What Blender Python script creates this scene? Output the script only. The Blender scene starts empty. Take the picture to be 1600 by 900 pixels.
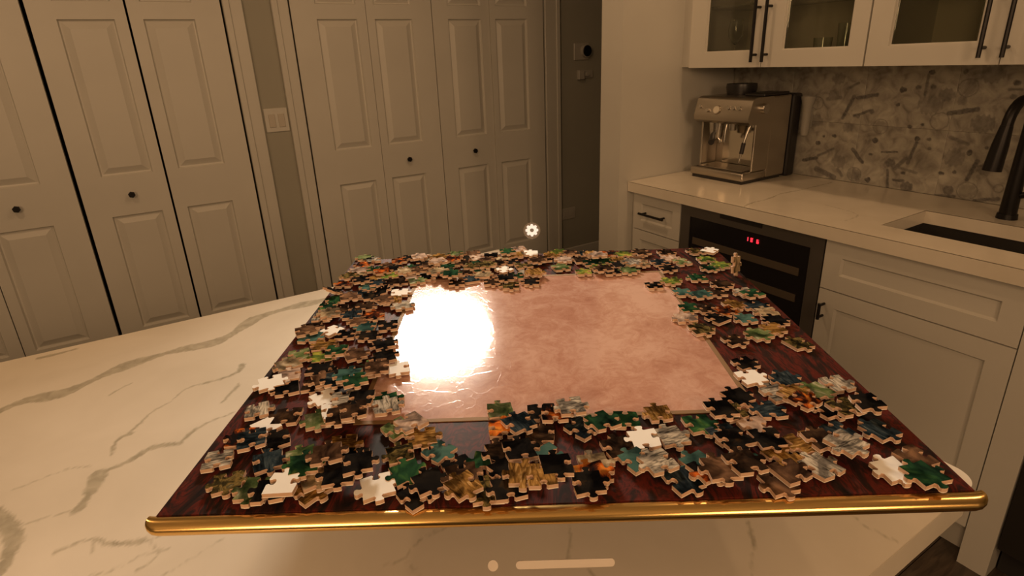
import bpy, bmesh, math, random
import numpy as np
from mathutils import Vector, Matrix

C = bpy.context.scene.collection
PI = math.pi
# ------------------------------------------------------------ camera
cam = bpy.data.cameras.new('camera')
cam.sensor_width = 36.0
cam.lens = 887.143 * 36 / 1600
cam.shift_y = -41.756 / 1600
cam.clip_start = 0.02
camo = bpy.data.objects.new('camera', cam)
C.objects.link(camo)
_r = Vector((0.85191625, -0.52228288, -0.03820076))
_u = Vector((0.20608011, 0.26729545, 0.94132042))
_f = Vector((0.48142465, 0.80979858, -0.33534545))
M = Matrix((_r, _u, -_f)).transposed().to_4x4()
M.translation = Vector((0, 0, 1.441))
camo.matrix_world = M
bpy.context.scene.camera = camo

# ------------------------------------------------------------ world, lamps, exposure
w = bpy.data.worlds.new('world'); bpy.context.scene.world = w
w.use_nodes = True
w.node_tree.nodes['Background'].inputs[0].default_value = (1.0, 0.62, 0.34, 1)
w.node_tree.nodes['Background'].inputs[1].default_value = 0.02
vs = bpy.context.scene.view_settings
vs.view_transform = 'Standard'; vs.look = 'None'; vs.exposure = 0.0; vs.gamma = 1.0
WARM = (1.0, 0.60, 0.305)

def disc_lamp(name, loc, r, power, color=WARM, target=None, spread=PI, ry=None):
    l = bpy.data.lights.new(name, 'AREA'); l.shape = 'ELLIPSE' if ry else 'DISK'; l.size = 2 * r
    if ry: l.size_y = 2 * ry
    l.energy = power; l.color = color; l.spread = spread
    o = bpy.data.objects.new(name, l); C.objects.link(o); o.location = loc
    if target:
        o.rotation_euler = (Vector(target) - Vector(loc)).to_track_quat('-Z', 'Y').to_euler()
    return o
# recessed ceiling downlights of the kitchen, then two added fill lights
disc_lamp('downlight_island', (0.858, 1.88, 2.49), .045, 5)
disc_lamp('downlight_counter', (1.66, 1.15, 2.49), .05, 3.4)
disc_lamp('downlight_counter_near', (1.66, -.1, 2.49), .05, 3.2)
disc_lamp('downlight_left', (-.75, 1.95, 2.49), .06, 5)
disc_lamp('rear_fill', (-1.7, -.8, 1.95), .42, 24, target=(.1, 1.6, .95))  # added soft fill from behind left, no fixture of the room
disc_lamp('viewer_fill', (.25, -1.5, 1.80), .35, 15, target=(.25, .45, .9))  # added low fill for the island and under the board's front edge
# low round lamp over the far side of the board; its mirror image is the white disc on the mat
disc_lamp('board_lamp', (.80, 1.93, 1.80), .182, 5.2, (1.0, .84, .66), target=(.33, .50, 1.10), spread=math.radians(76), ry=.092)

# ------------------------------------------------------------ materials
def mat(name, color, rough=.5, metal=0., spec=.5, **kw):
    m = bpy.data.materials.new(name); m.use_nodes = True
    b = m.node_tree.nodes['Principled BSDF']
    b.inputs['Base Color'].default_value = (*color, 1)
    b.inputs['Roughness'].default_value = rough
    b.inputs['Metallic'].default_value = metal
    b.inputs['Specular IOR Level'].default_value = spec
    for k, v in kw.items():
        b.inputs[k.replace('_', ' ')].default_value = v
    return m
def nd(m, t, **kw):
    n = m.node_tree.nodes.new(t)
    for k, v in kw.items(): setattr(n, k, v)
    return n
def lk(m, a, b): m.node_tree.links.new(a, b)
def bsdf(m): return m.node_tree.nodes['Principled BSDF']
def ramp(m, stops, inp, interp='LINEAR'):
    r = nd(m, 'ShaderNodeValToRGB'); r.color_ramp.interpolation = interp
    el = r.color_ramp.elements
    while len(el) < len(stops): el.new(.5)
    for e, (p, c) in zip(el, stops): e.position = p; e.color = (*c, 1)
    lk(m, inp, r.inputs[0]); return r
def noise(m, scale, detail=4, dist=0., vec=None, rough=.5, kind='Object', stretch=None):
    n = nd(m, 'ShaderNodeTexNoise')
    n.inputs['Scale'].default_value = scale; n.inputs['Detail'].default_value = detail
    n.inputs['Distortion'].default_value = dist; n.inputs['Roughness'].default_value = rough
    if vec is None:
        vec = nd(m, 'ShaderNodeTexCoord').outputs[kind]
    if stretch:
        mp = nd(m, 'ShaderNodeMapping'); mp.inputs['Scale'].default_value = stretch
        lk(m, vec, mp.inputs['Vector']); vec = mp.outputs[0]
    lk(m, vec, n.inputs['Vector'])
    return n
def bump(m, src, strength=.2, dist=.001):
    b = nd(m, 'ShaderNodeBump'); b.inputs['Strength'].default_value = strength
    b.inputs['Distance'].default_value = dist
    lk(m, src, b.inputs['Height']); lk(m, b.outputs[0], bsdf(m).inputs['Normal'])
    return b

def painted(name, color, rough=.45):
    m = mat(name, color, rough)
    n = noise(m, 3, 3)
    c0 = tuple(v * .96 for v in color); c1 = tuple(min(1, v * 1.03) for v in color)
    r = ramp(m, [(.3, c0), (.7, c1)], n.outputs['Fac'])
    lk(m, r.outputs[0], bsdf(m).inputs['Base Color'])
    n2 = noise(m, 260, 2); bump(m, n2.outputs['Fac'], .06, .0005)
    return m
WHITE = painted('white_door_paint', (.59, .575, .53), .42)
TRIMW = painted('white_trim_paint', (.58, .565, .52), .38)
CAB = painted('white_cabinet_paint', (.58, .56, .51), .36)
WALL = painted('greige_wall_paint', (.34, .33, .28), .7)
CEIL = painted('ceiling_paint', (.75, .73, .68), .8)
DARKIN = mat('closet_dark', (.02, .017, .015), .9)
BLACK = mat('black_metal', (.018, .016, .016), .38, .6)
BLACKP = mat('black_plastic', (.02, .018, .018), .35)
STEEL = mat('brushed_steel', (.56, .53, .48), .27, 1.0)
_n = noise(STEEL, 60, 3, stretch=(1, 1, 30)); bump(STEEL, _n.outputs['Fac'], .05, .0004)
DSTEEL = mat('dark_steel_frame', (.17, .155, .14), .42, .7)
SINKM = mat('sink_steel', (.15, .14, .13), .35, .9)
SHELFG = mat('glass_shelf_green', (.22, .22, .18), .1, 0, .5, Alpha=.4)
GLASS = mat('clear_glass', (.9, .93, .9), .03, 0, .5, Transmission_Weight=1.0, IOR=1.45)
def thin_glass(name, tint, gl=.09, rough=.04):
    m = mat(name, tint); nt = m.node_tree
    tr = nd(m, 'ShaderNodeBsdfTransparent'); tr.inputs[0].default_value = (*tint, 1)
    gs = nd(m, 'ShaderNodeBsdfGlossy'); gs.inputs['Roughness'].default_value = rough
    fr = nd(m, 'ShaderNodeFresnel'); fr.inputs['IOR'].default_value = 1.4
    mx = nd(m, 'ShaderNodeMixShader'); lk(m, fr.outputs[0], mx.inputs[0]); lk(m, tr.outputs[0], mx.inputs[1]); lk(m, gs.outputs[0], mx.inputs[2])
    lk(m, mx.outputs[0], nt.nodes['Material Output'].inputs['Surface']); return m
PANE = thin_glass('cabinet_pane_glass', (.86, .865, .80))
FLOORM = mat('dark_floor_wood', (.05, .036, .026), .35)
_n = noise(FLOORM, 9, 6, 1.0, stretch=(1, 9, 1))
_r2 = ramp(FLOORM, [(.3, (.035, .025, .018)), (.7, (.085, .062, .044))], _n.outputs['Fac'])
lk(FLOORM, _r2.outputs[0], bsdf(FLOORM).inputs['Base Color'])
REDGLOW = mat('red_display', (.9, .03, .05), .5, Emission_Color=(1, .06, .1, 1), Emission_Strength=.7)

def quartz(name):
    m = mat(name, (.72, .66, .56), .16)
    at = nd(m, 'ShaderNodeAttribute'); at.attribute_name = 'vein'
    n = noise(m, 5, 5, .4); n2 = noise(m, 45, 6, .6)
    base = ramp(m, [(.3, (.66, .60, .50)), (.7, (.76, .70, .60))], n.outputs['Fac'])
    vc = ramp(m, [(.35, (.37, .34, .26)), (.65, (.50, .455, .36))], n2.outputs['Fac'])
    mx = nd(m, 'ShaderNodeMix', data_type='RGBA')
    lk(m, at.outputs['Fac'], mx.inputs['Factor'])
    lk(m, base.outputs[0], mx.inputs['A']); lk(m, vc.outputs[0], mx.inputs['B'])
    lk(m, mx.outputs['Result'], bsdf(m).inputs['Base Color'])
    return m
QUARTZ = quartz('veined_quartz')
def splashmat():
    m = mat('printed_backsplash', (.5, .48, .44), .4)
    at = nd(m, 'ShaderNodeAttribute'); at.attribute_name = 'vein'
    n = noise(m, 22, 5, .8); n2 = noise(m, 80, 4)
    base = ramp(m, [(.30, (.19, .175, .155)), (.48, (.33, .31, .27)), (.70, (.46, .44, .38))], n.outputs['Fac'])
    mx = nd(m, 'ShaderNodeMix', data_type='RGBA')
    lk(m, at.outputs['Fac'], mx.inputs['Factor'])
    dk = ramp(m, [(.4, (.08, .075, .075)), (.6, (.15, .14, .13))], n2.outputs['Fac'])
    lk(m, base.outputs[0], mx.inputs['A']); lk(m, dk.outputs[0], mx.inputs['B'])
    lk(m, mx.outputs['Result'], bsdf(m).inputs['Base Color'])
    return m
SPLASHM = splashmat()

def rosewood():
    m = mat('polished_rosewood', (.1, .03, .02), .50, 0, .05)
    tc = nd(m, 'ShaderNodeTexCoord')
    mp = nd(m, 'ShaderNodeMapping'); mp.inputs['Rotation'].default_value = (0, 0, math.radians(31.45))
    lk(m, tc.outputs['Object'], mp.inputs['Vector'])
    n = noise(m, 11, 6, 2.2, vec=mp.outputs[0], stretch=(3.4, 1.0, 1), rough=.62)
    r = ramp(m, [(.34, (.010, .008, .008)), (.46, (.028, .012, .010)), (.54, (.10, .016, .011)), (.60, (.03, .012, .010)), (.70, (.12, .022, .014)), (.8, (.02, .01, .01))], n.outputs['Fac'])
    lk(m, r.outputs[0], bsdf(m).inputs['Base Color'])
    n2 = noise(m, 40, 5, 1.5, vec=mp.outputs[0], stretch=(4, 1, 1))
    bump(m, n2.outputs['Fac'], .12, .0006)
    return m
ROSE = rosewood()
def brass():
    m = mat('polished_brass', (.86, .56, .20), .2, 1.0)
    return m
BRASS = brass()
BRONZE = mat('dark_bronze_trim', (.22, .13, .055), .75, .3)
def pinkmat():
    m = mat('glossy_pink_mat', (.62, .28, .17), .10, 0, .8, Coat_Weight=.8, Coat_Roughness=.11)
    n = noise(m, 9, 8, .8, rough=.65); n2 = noise(m, 48, 7, 1.2, rough=.72)
    mxn = nd(m, 'ShaderNodeMath', operation='MULTIPLY_ADD')
    lk(m, n2.outputs['Fac'], mxn.inputs[0]); mxn.inputs[1].default_value = .75
    lk(m, n.outputs['Fac'], mxn.inputs[2])
    r = ramp(m, [(.62, (.40, .19, .135)), (.80, (.49, .26, .19)), (1.0, (.60, .37, .29))], mxn.outputs[0])
    lk(m, r.outputs[0], bsdf(m).inputs['Base Color'])
    v = nd(m, 'ShaderNodeTexVoronoi', feature='DISTANCE_TO_EDGE'); v.inputs['Scale'].default_value = 34
    tc = nd(m, 'ShaderNodeTexCoord'); nn = noise(m, 14, 4, 0, vec=tc.outputs['Object'])
    mv = nd(m, 'ShaderNodeMix', data_type='VECTOR'); mv.inputs['Factor'].default_value = .10
    lk(m, tc.outputs['Object'], mv.inputs['A']); lk(m, nn.outputs['Color'], mv.inputs['B'])
    lk(m, mv.outputs['Result'], v.inputs['Vector'])
    rr = ramp(m, [(.0, (1, 1, 1)), (.07, (0, 0, 0))], v.outputs['Distance'])
    add = nd(m, 'ShaderNodeMath', operation='MULTIPLY_ADD')
    lk(m, n2.outputs['Fac'], add.inputs[0]); add.inputs[1].default_value = .07
    lk(m, rr.outputs[0], add.inputs[2])
    bump(m, add.outputs[0], .13, .0004)
    return m
PINK = pinkmat()

# ------------------------------------------------------------ mesh helpers
def BM(): return bmesh.new()
def box(bm, x0, y0, z0, x1, y1, z1, bev=0, seg=1):
    vs_ = [bm.verts.new((x, y, z)) for x in (x0, x1) for y in (y0, y1) for z in (z0, z1)]
    q = [(0, 1, 3, 2), (4, 6, 7, 5), (0, 4, 5, 1), (2, 3, 7, 6), (0, 2, 6, 4), (1, 5, 7, 3)]
    fs = [bm.faces.new([vs_[i] for i in f]) for f in q]
    if bev:
        es = list({e for f in fs for e in f.edges})
        bmesh.ops.bevel(bm, geom=es, offset=bev, segments=seg, affect='EDGES', profile=.5)
def cyl(bm, p0, p1, r0, r1=None, n=16, cap=True):
    p0 = Vector(p0); p1 = Vector(p1); r1 = r0 if r1 is None else r1
    d = (p1 - p0).normalized(); a = d.orthogonal().normalized(); b = d.cross(a)
    A, B = [], []
    for i in range(n):
        t = 2 * PI * i / n; o = a * math.cos(t) + b * math.sin(t)
        A.append(bm.verts.new(p0 + o * r0)); B.append(bm.verts.new(p1 + o * r1))
    for i in range(n):
        j = (i + 1) % n; bm.faces.new((A[i], A[j], B[j], B[i]))
    if cap: bm.faces.new(A[::-1]); bm.faces.new(B)
def tube(bm, pts, r, n=12):
    pts = [Vector(p) for p in pts]; rings = []
    rr = r if isinstance(r, (list, tuple)) else [r] * len(pts)
    a = None
    for i, p in enumerate(pts):
        d = (pts[min(i + 1, len(pts) - 1)] - pts[max(i - 1, 0)]).normalized()
        a = d.orthogonal().normalized() if a is None else (a - d * a.dot(d)).normalized()
        b = d.cross(a)
        rings.append([bm.verts.new(p + (a * math.cos(2 * PI * k / n) + b * math.sin(2 * PI * k / n)) * rr[i]) for k in range(n)])
    for A, B in zip(rings, rings[1:]):
        for k in range(n):
            j = (k + 1) % n; bm.faces.new((A[k], A[j], B[j], B[k]))
    bm.faces.new(rings[0][::-1]); bm.faces.new(rings[-1])
def lathe(bm, c, prof, n=24):
    c = Vector(c); rings = []
    for r, z in prof:
        rings.append([bm.verts.new(c + Vector((r * math.cos(2 * PI * k / n), r * math.sin(2 * PI * k / n), z))) for k in range(n)])
    for A, B in zip(rings, rings[1:]):
        for k in range(n):
            j = (k + 1) % n; bm.faces.new((A[k], A[j], B[j], B[k]))
    bm.faces.new(rings[0][::-1]); bm.faces.new(rings[-1])
def prism(bm, pts, lift):
    """pts: 3D outline, lift: extrusion vector"""
    L = Vector(lift); A = [bm.verts.new(p) for p in pts]; B = [bm.verts.new(Vector(p) + L) for p in pts]
    n = len(A); bm.faces.new(A[::-1]); bm.faces.new(B)
    for i in range(n):
        j = (i + 1) % n; bm.faces.new((A[i], A[j], B[j], B[i]))
def base_of(o):
    return o.matrix_world.translation.copy() if o else Vector((0, 0, 0))
WPOS = {}
def obj(name, bm, m, parent=None, smooth=False, label=None, kind=None):
    bmesh.ops.recalc_face_normals(bm, faces=bm.faces)
    xs = [v.co for v in bm.verts]
    lo = Vector((min(v.x for v in xs), min(v.y for v in xs), min(v.z for v in xs)))
    hi = Vector((max(v.x for v in xs), max(v.y for v in xs), max(v.z for v in xs)))
    c = Vector(((lo.x + hi.x) / 2, (lo.y + hi.y) / 2, lo.z))
    for v in bm.verts: v.co -= c
    me = bpy.data.meshes.new(name); bm.to_mesh(me); bm.free()
    o = bpy.data.objects.new(name, me); C.objects.link(o)
    for mm in (m if isinstance(m, (list, tuple)) else [m]): me.materials.append(mm)
    if smooth:
        for p in me.polygons: p.use_smooth = True
        try: me.set_sharp_from_angle(angle=math.radians(38))
        except Exception: pass
    WPOS[o.name] = c
    if parent:
        o.parent = parent; o.location = c - WPOS[parent.name]
    else: o.location = c
    if label: o['label'] = label
    if kind: o['kind'] = kind
    return o
def tag(o, label, cat, group=None):
    o['label'] = label; o['category'] = cat
    if group: o['group'] = group
    return o
def thing(name, label, cat, loc, group=None):
    o = bpy.data.objects.new(name, None); C.objects.link(o); o.location = loc
    WPOS[o.name] = Vector(loc); o.empty_display_size = .05
    return tag(o, label, cat, group)
def sthing(name, loc, label=None):
    o = bpy.data.objects.new(name, None); C.objects.link(o); o.location = loc
    WPOS[o.name] = Vector(loc); o['kind'] = 'structure'
    if label: o['label'] = label
    return o
def bx(name, m, parent, *a, bev=0, seg=1, **kw):
    bm = BM(); box(bm, *a, bev=bev, seg=seg); return obj(name, bm, m, parent, **kw)

# ------------------------------------------------------------ room shell
YW, XS, ZC = 3.2, 2.36, 2.5
# floor of dark boards running away from the camera
fl = sthing('floor', (0, 0, 0))
bx('subfloor', DARKIN, fl, -3, -2.5, -.06, 4.2, 3.9, -.02)
rnd = random.Random(3)
y = -2.5; k = 0
while y < 3.85:
    wd = .125
    x = -3.0 - rnd.random() * .8
    while x < 4.2:
        L = rnd.choice((.9, 1.2, 1.5)); x0 = max(x, -3); x1 = min(x + L, 4.2)
        if x1 - x0 > .05 and k < 300 and not (x1 < 1.2 and y < 1.6 and x1 > 0):
            bx('plank', FLOORM, fl, x0 + .0012, y + .0012, -.02, x1 - .0012, y + wd - .0012, rnd.uniform(-.0008, 0)); k += 1
        elif x1 - x0 > .05 and k < 300:
            bx('plank', FLOORM, fl, x0 + .0012, y + .0012, -.02, x1 - .0012, y + wd - .0012, 0); k += 1
        x += L
    y += wd
bx('ceiling', CEIL, None, -3, -2.5, ZC, 4.2, 3.9, ZC + .05, kind='structure')
bx('wall_left', WALL, None, -3.1, -2.5, 0, -3, 3.9, ZC, kind='structure')
bx('wall_rear', WALL, None, -3, -2.6, 0, 4.2, -2.5, ZC, kind='structure')
bx('wall_right', WALL, None, XS + .012, -2.5, 0, XS + .1, 1.853, ZC, kind='structure')
bx('wall_hall_end', WALL, None, 4.1, 1.99, 0, 4.2, 3.2, ZC, kind='structure')
# closet wall with two openings
DH = 2.05
bm = BM()
for a, b in ((-3, -1.13), (.372, .666), (2.205, 4.1)):
    box(bm, a, YW, 0, b, YW + .1, ZC)
for a, b in ((-1.13, .372), (.666, 2.205)):
    box(bm, a, YW, DH, b, YW + .1, ZC)
obj('wall_back', bm, WALL, kind='structure')
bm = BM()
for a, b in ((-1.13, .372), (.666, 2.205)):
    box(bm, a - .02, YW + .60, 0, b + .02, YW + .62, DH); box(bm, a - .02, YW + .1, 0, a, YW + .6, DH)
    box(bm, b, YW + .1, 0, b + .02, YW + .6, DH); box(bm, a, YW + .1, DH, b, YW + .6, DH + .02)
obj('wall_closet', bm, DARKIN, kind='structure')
# wing wall that ends the kitchen run, white panelled on the kitchen side
bx('wall_wing', TRIMW, None, 1.662, 1.856, 0, 4.1, 1.985, ZC, kind='structure')

def casing(name, x0, x1, inner_right):
    bm = BM()
    t = .018
    box(bm, x0, YW - t, 0, x1, YW, DH + .09, bev=.003)
    e = x1 - .03 if not inner_right else x0
    box(bm, e, YW - t - .007, 0, e + .03, YW - t + .001, DH + .09, bev=.003)
    obj(name, bm, TRIMW, kind='structure')
casing('trim_1', .372, .458, True)
casing('trim_2', .588, .668, True)
casing('trim_3', 2.205, 2.318, False)
casing('trim_4', -1.22, -1.13, False)
bm = BM(); box(bm, -1.13, YW - .018, DH, .372, YW, DH + .09, bev=.003); obj('trim_5', bm, TRIMW, kind='structure')
bm = BM(); box(bm, .668, YW - .018, DH, 2.205, YW, DH + .09, bev=.003); obj('trim_6', bm, TRIMW, kind='structure')
bm = BM(); box(bm, 2.32, YW - .014, 0, 4.1, YW, .115, bev=.004); box(bm, 2.32, YW - .018, 0, 4.1, YW, .02); obj('baseboard_back', bm, TRIMW, kind='structure')
bm = BM(); box(bm, .46, YW - .014, 0, .586, YW, .115, bev=.004); obj('baseboard_between', bm, TRIMW, kind='structure')

# ------------------------------------------------------------ bifold closet doors
PZ = [(.242, .813), (1.001, 1.671), (1.742, 1.93)]
def leaf(parent, x0, x1, px0, px1, knob=None, yoff=0., slant=0.):
    """one leaf: slab with three real openings, a raised panel in each, optional knob"""
    yf = YW - .004 + yoff; th = .032
    def sx(x, y): return (x, y + slant * (x - x0))
    bm = BM()
    zb = [.012] + [z for p in PZ for z in p] + [DH - .006]
    # stiles and rails round the openings, front
    def slab(a, b, z0, z1):
        vs0 = [v for v in bm.verts]
        box(bm, a, yf, z0, b, yf + th, z1)
    slab(x0, px0, zb[0], zb[-1]); slab(px1, x1, zb[0], zb[-1])
    for i in range(0, len(zb), 2): slab(px0, px1, zb[i], zb[i + 1])
    for v in bm.verts: v.co.y += slant * (v.co.x - x0)
    L = obj('door_leaf', bm, WHITE, parent)
    for z0, z1 in PZ:
        bm = BM()
        rings = []
        for ins, dy in ((0, .001), (.005, .012), (.010, .013), (.038, .0015), (.040, .0015)):
            rings.append([bm.verts.new((x, yf + dy + slant * (x - x0), z)) for x, z in ((px0 + ins, z0 + ins), (px1 - ins, z0 + ins), (px1 - ins, z1 - ins), (px0 + ins, z1 - ins))])
        for A, B in zip(rings, rings[1:]):
            for k in range(4):
                j = (k + 1) % 4; bm.faces.new((A[k], A[j], B[j], B[k]))
        bm.faces.new(rings[-1])
        bk = [bm.verts.new((x, yf + th - .004 + slant * (x - x0), z)) for x, z in ((px0, z0), (px1, z0), (px1, z1), (px0, z1))]
        for k in range(4):
            j = (k + 1) % 4; bm.faces.new((rings[0][j], rings[0][k], bk[k], bk[j]))
        bm.faces.new(bk[::-1])
        obj('raised_panel', bm, WHITE, L)
    if knob:
        bm = BM(); kx = knob; ky = yf + slant * (kx - x0)
        cyl(bm, (kx, ky, .909), (kx, ky - .016, .909), .006, n=10)
        cyl(bm, (kx, ky - .014, .909), (kx, ky - .019, .909), .011, .0155, n=6)
        cyl(bm, (kx, ky - .019, .909), (kx, ky - .027, .909), .0155, .0145, n=6)
        obj('door_knob', bm, BLACK, L)
d1 = sthing('door_1', (-.38, YW, 0))
leaf(d1, -1.112, -.748, -1.01, -.80)
leaf(d1, -.744, -.382, -.703, -.495, knob=-.599)
leaf(d1, -.366, -.021, -.273, -.067, knob=-.173)
leaf(d1, -.012, .363, .040, .246)
d2 = sthing('door_2', (1.44, YW, 0))
leaf(d2, .6775, 1.060, .800, 1.010)
leaf(d2, 1.0625, 1.438, 1.106, 1.320, knob=1.218)
leaf(d2, 1.443, 1.8155, 1.541, 1.760, knob=1.659, slant=.03)
leaf(d2, 1.818, 2.193, 1.852, 2.075, yoff=.0, slant=-.02)

# ------------------------------------------------------------ things on the closet wall
t = thing('light_switch', 'white double rocker light switch plate between the two closets', 'light switch', (.525, YW, 1.13))
bx('cover_plate', TRIMW, t, .469, YW - .006, 1.132, .583, YW, 1.250, bev=.002)
RK = mat('rocker_plastic', (.50, .46, .40), .4)
bx('rocker', RK, t, .487, YW - .009, 1.155, .519, YW - .005, 1.222, bev=.0015)
bx('rocker', RK, t, .533, YW - .009, 1.155, .565, YW - .005, 1.222, bev=.0015)
PL = mat('off_white_plastic', (.42, .40, .36), .4)
t = thing('thermostat', 'white square wall plate with round black thermostat dial in the hallway', 'thermostat', (2.50, YW, 1.42))
bx('wall_plate', PL, t, 2.44, YW - .008, 1.415, 2.565, YW, 1.525, bev=.004)
bm = BM(); cyl(bm, (2.535, YW - .008, 1.473), (2.535, YW - .03, 1.473), .042, .040, 28); obj('ring', bm, PL, t, smooth=True)
bm = BM(); cyl(bm, (2.535, YW - .029, 1.473), (2.535, YW - .034, 1.473), .037, .033, 28); obj('dial_face', bm, BLACK, t, smooth=True)
t = thing('wall_control', 'small beige sensor box and knob on the hallway wall under the thermostat', 'sensor', (2.53, YW, 1.29))
bx('housing', PL, t, 2.465, YW - .03, 1.292, 2.515, YW, 1.355, bev=.004)
bx('cover_plate', PL, t, 2.516, YW - .010, 1.300, 2.60, YW, 1.352, bev=.003)
bm = BM(); cyl(bm, (2.54, YW - .010, 1.326), (2.54, YW - .030, 1.326), .017, .014, 16); obj('knob', bm, PL, t)
t = thing('wall_outlet', 'dim horizontal outlet cover plate low on the hallway wall', 'outlet', (2.39, YW, .33))
bx('cover_plate', PL, t, 2.335, YW - .006, .335, 2.45, YW, .418, bev=.002)
bx('receptacle', PL, t, 2.352, YW - .0085, .358, 2.388, YW - .005, .395, bev=.001)
bx('receptacle', PL, t, 2.397, YW - .0085, .358, 2.433, YW - .005, .395, bev=.001)

# ------------------------------------------------------------ painted grids (stone veins, tile print)
def seg_dist(P, pts):
    best = np.full(len(P), 1e9)
    for (ax, ay), (bx_, by) in zip(pts, pts[1:]):
        a = np.array([ax, ay]); d = np.array([bx_ - ax, by - ay]); L = (d @ d) or 1e-9
        t_ = np.clip(((P - a) @ d) / L, 0, 1)
        q = P - a - t_[:, None] * d
        best = np.minimum(best, np.hypot(q[:, 0], q[:, 1]))
    return best
def smooth_line(pts, n=5):
    p = [np.array(q, float) for q in pts]; out = []
    for i in range(len(p) - 1):
        p0 = p[max(i - 1, 0)]; p1 = p[i]; p2 = p[i + 1]; p3 = p[min(i + 2, len(p) - 1)]
        for k in range(n):
            t_ = k / n
            out.append(.5 * ((2 * p1) + (p2 - p0) * t_ + (2 * p0 - 5 * p1 + 4 * p2 - p3) * t_ ** 2 + (-p0 + 3 * p1 - 3 * p2 + p3) * t_ ** 3))
    out.append(p[-1]); return out
def wob(P, amp):
    x, y = P[:, 0], P[:, 1]
    dx = np.sin(x * .11 + y * .07) + .6 * np.sin(x * .31 - y * .23 + 1) + .4 * np.sin(x * .77 + y * .59)
    dy = np.sin(y * .12 - x * .09 + 2) + .6 * np.sin(y * .33 + x * .27) + .4 * np.sin(y * .81 - x * .63)
    return P + amp * np.stack([dx, dy], 1)
def vein_mask(P, veins):
    """P in mm"""
    Q = wob(P, 1.3); out = np.zeros(len(P))
    for wd, pts in veins:
        d = seg_dist(Q, smooth_line(pts, 3))
        v_ = 1 + .35 * np.sin(P[:, 0] * .045 + P[:, 1] * .03 + wd)
        m_ = np.clip((wd * v_ * .85 + 1.2 - d) / 2.2, 0, 1) * (.95 if wd > 2 else .75)
        out = np.maximum(out, m_)
    return out
def grid_mesh(name, us, vs_, fn, values, m, parent=None, kind=None, keep=None):
    """regular sheet; fn(u,v)->xyz arrays in world; values = mask per vertex"""
    U_, V_ = np.meshgrid(us, vs_, indexing='ij'); nu, nv = U_.shape
    P = fn(U_.ravel(), V_.ravel())
    idx = np.arange(nu * nv).reshape(nu, nv)
    q = np.stack([idx[:-1, :-1], idx[1:, :-1], idx[1:, 1:], idx[:-1, 1:]], -1).reshape(-1, 4)
    if keep is not None:
        cu = (U_[:-1, :-1] + U_[1:, 1:]).ravel() / 2; cv = (V_[:-1, :-1] + V_[1:, 1:]).ravel() / 2
        q = q[keep(cu, cv)]
    lo = P.min(0); hi = P.max(0); c = np.array([(lo[0] + hi[0]) / 2, (lo[1] + hi[1]) / 2, lo[2]])
    me = bpy.data.meshes.new(name)
    me.vertices.add(len(P)); me.vertices.foreach_set('co', (P - c).astype(np.float32).ravel())
    me.loops.add(q.size); me.loops.foreach_set('vertex_index', q.astype(np.int32).ravel())
    me.polygons.add(len(q)); me.polygons.foreach_set('loop_start', np.arange(0, q.size, 4, dtype=np.int32))
    me.update(calc_edges=True)
    a = me.attributes.new('vein', 'FLOAT', 'POINT'); a.data.foreach_set('value', values(U_.ravel(), V_.ravel()).astype(np.float32))
    me.materials.append(m)
    o = bpy.data.objects.new(name, me); C.objects.link(o); WPOS[o.name] = Vector(c)
    o.location = Vector(c) - (WPOS[parent.name] if parent else Vector((0, 0, 0)))
    if parent: o.parent = parent
    if kind: o['kind'] = kind
    return o

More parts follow.
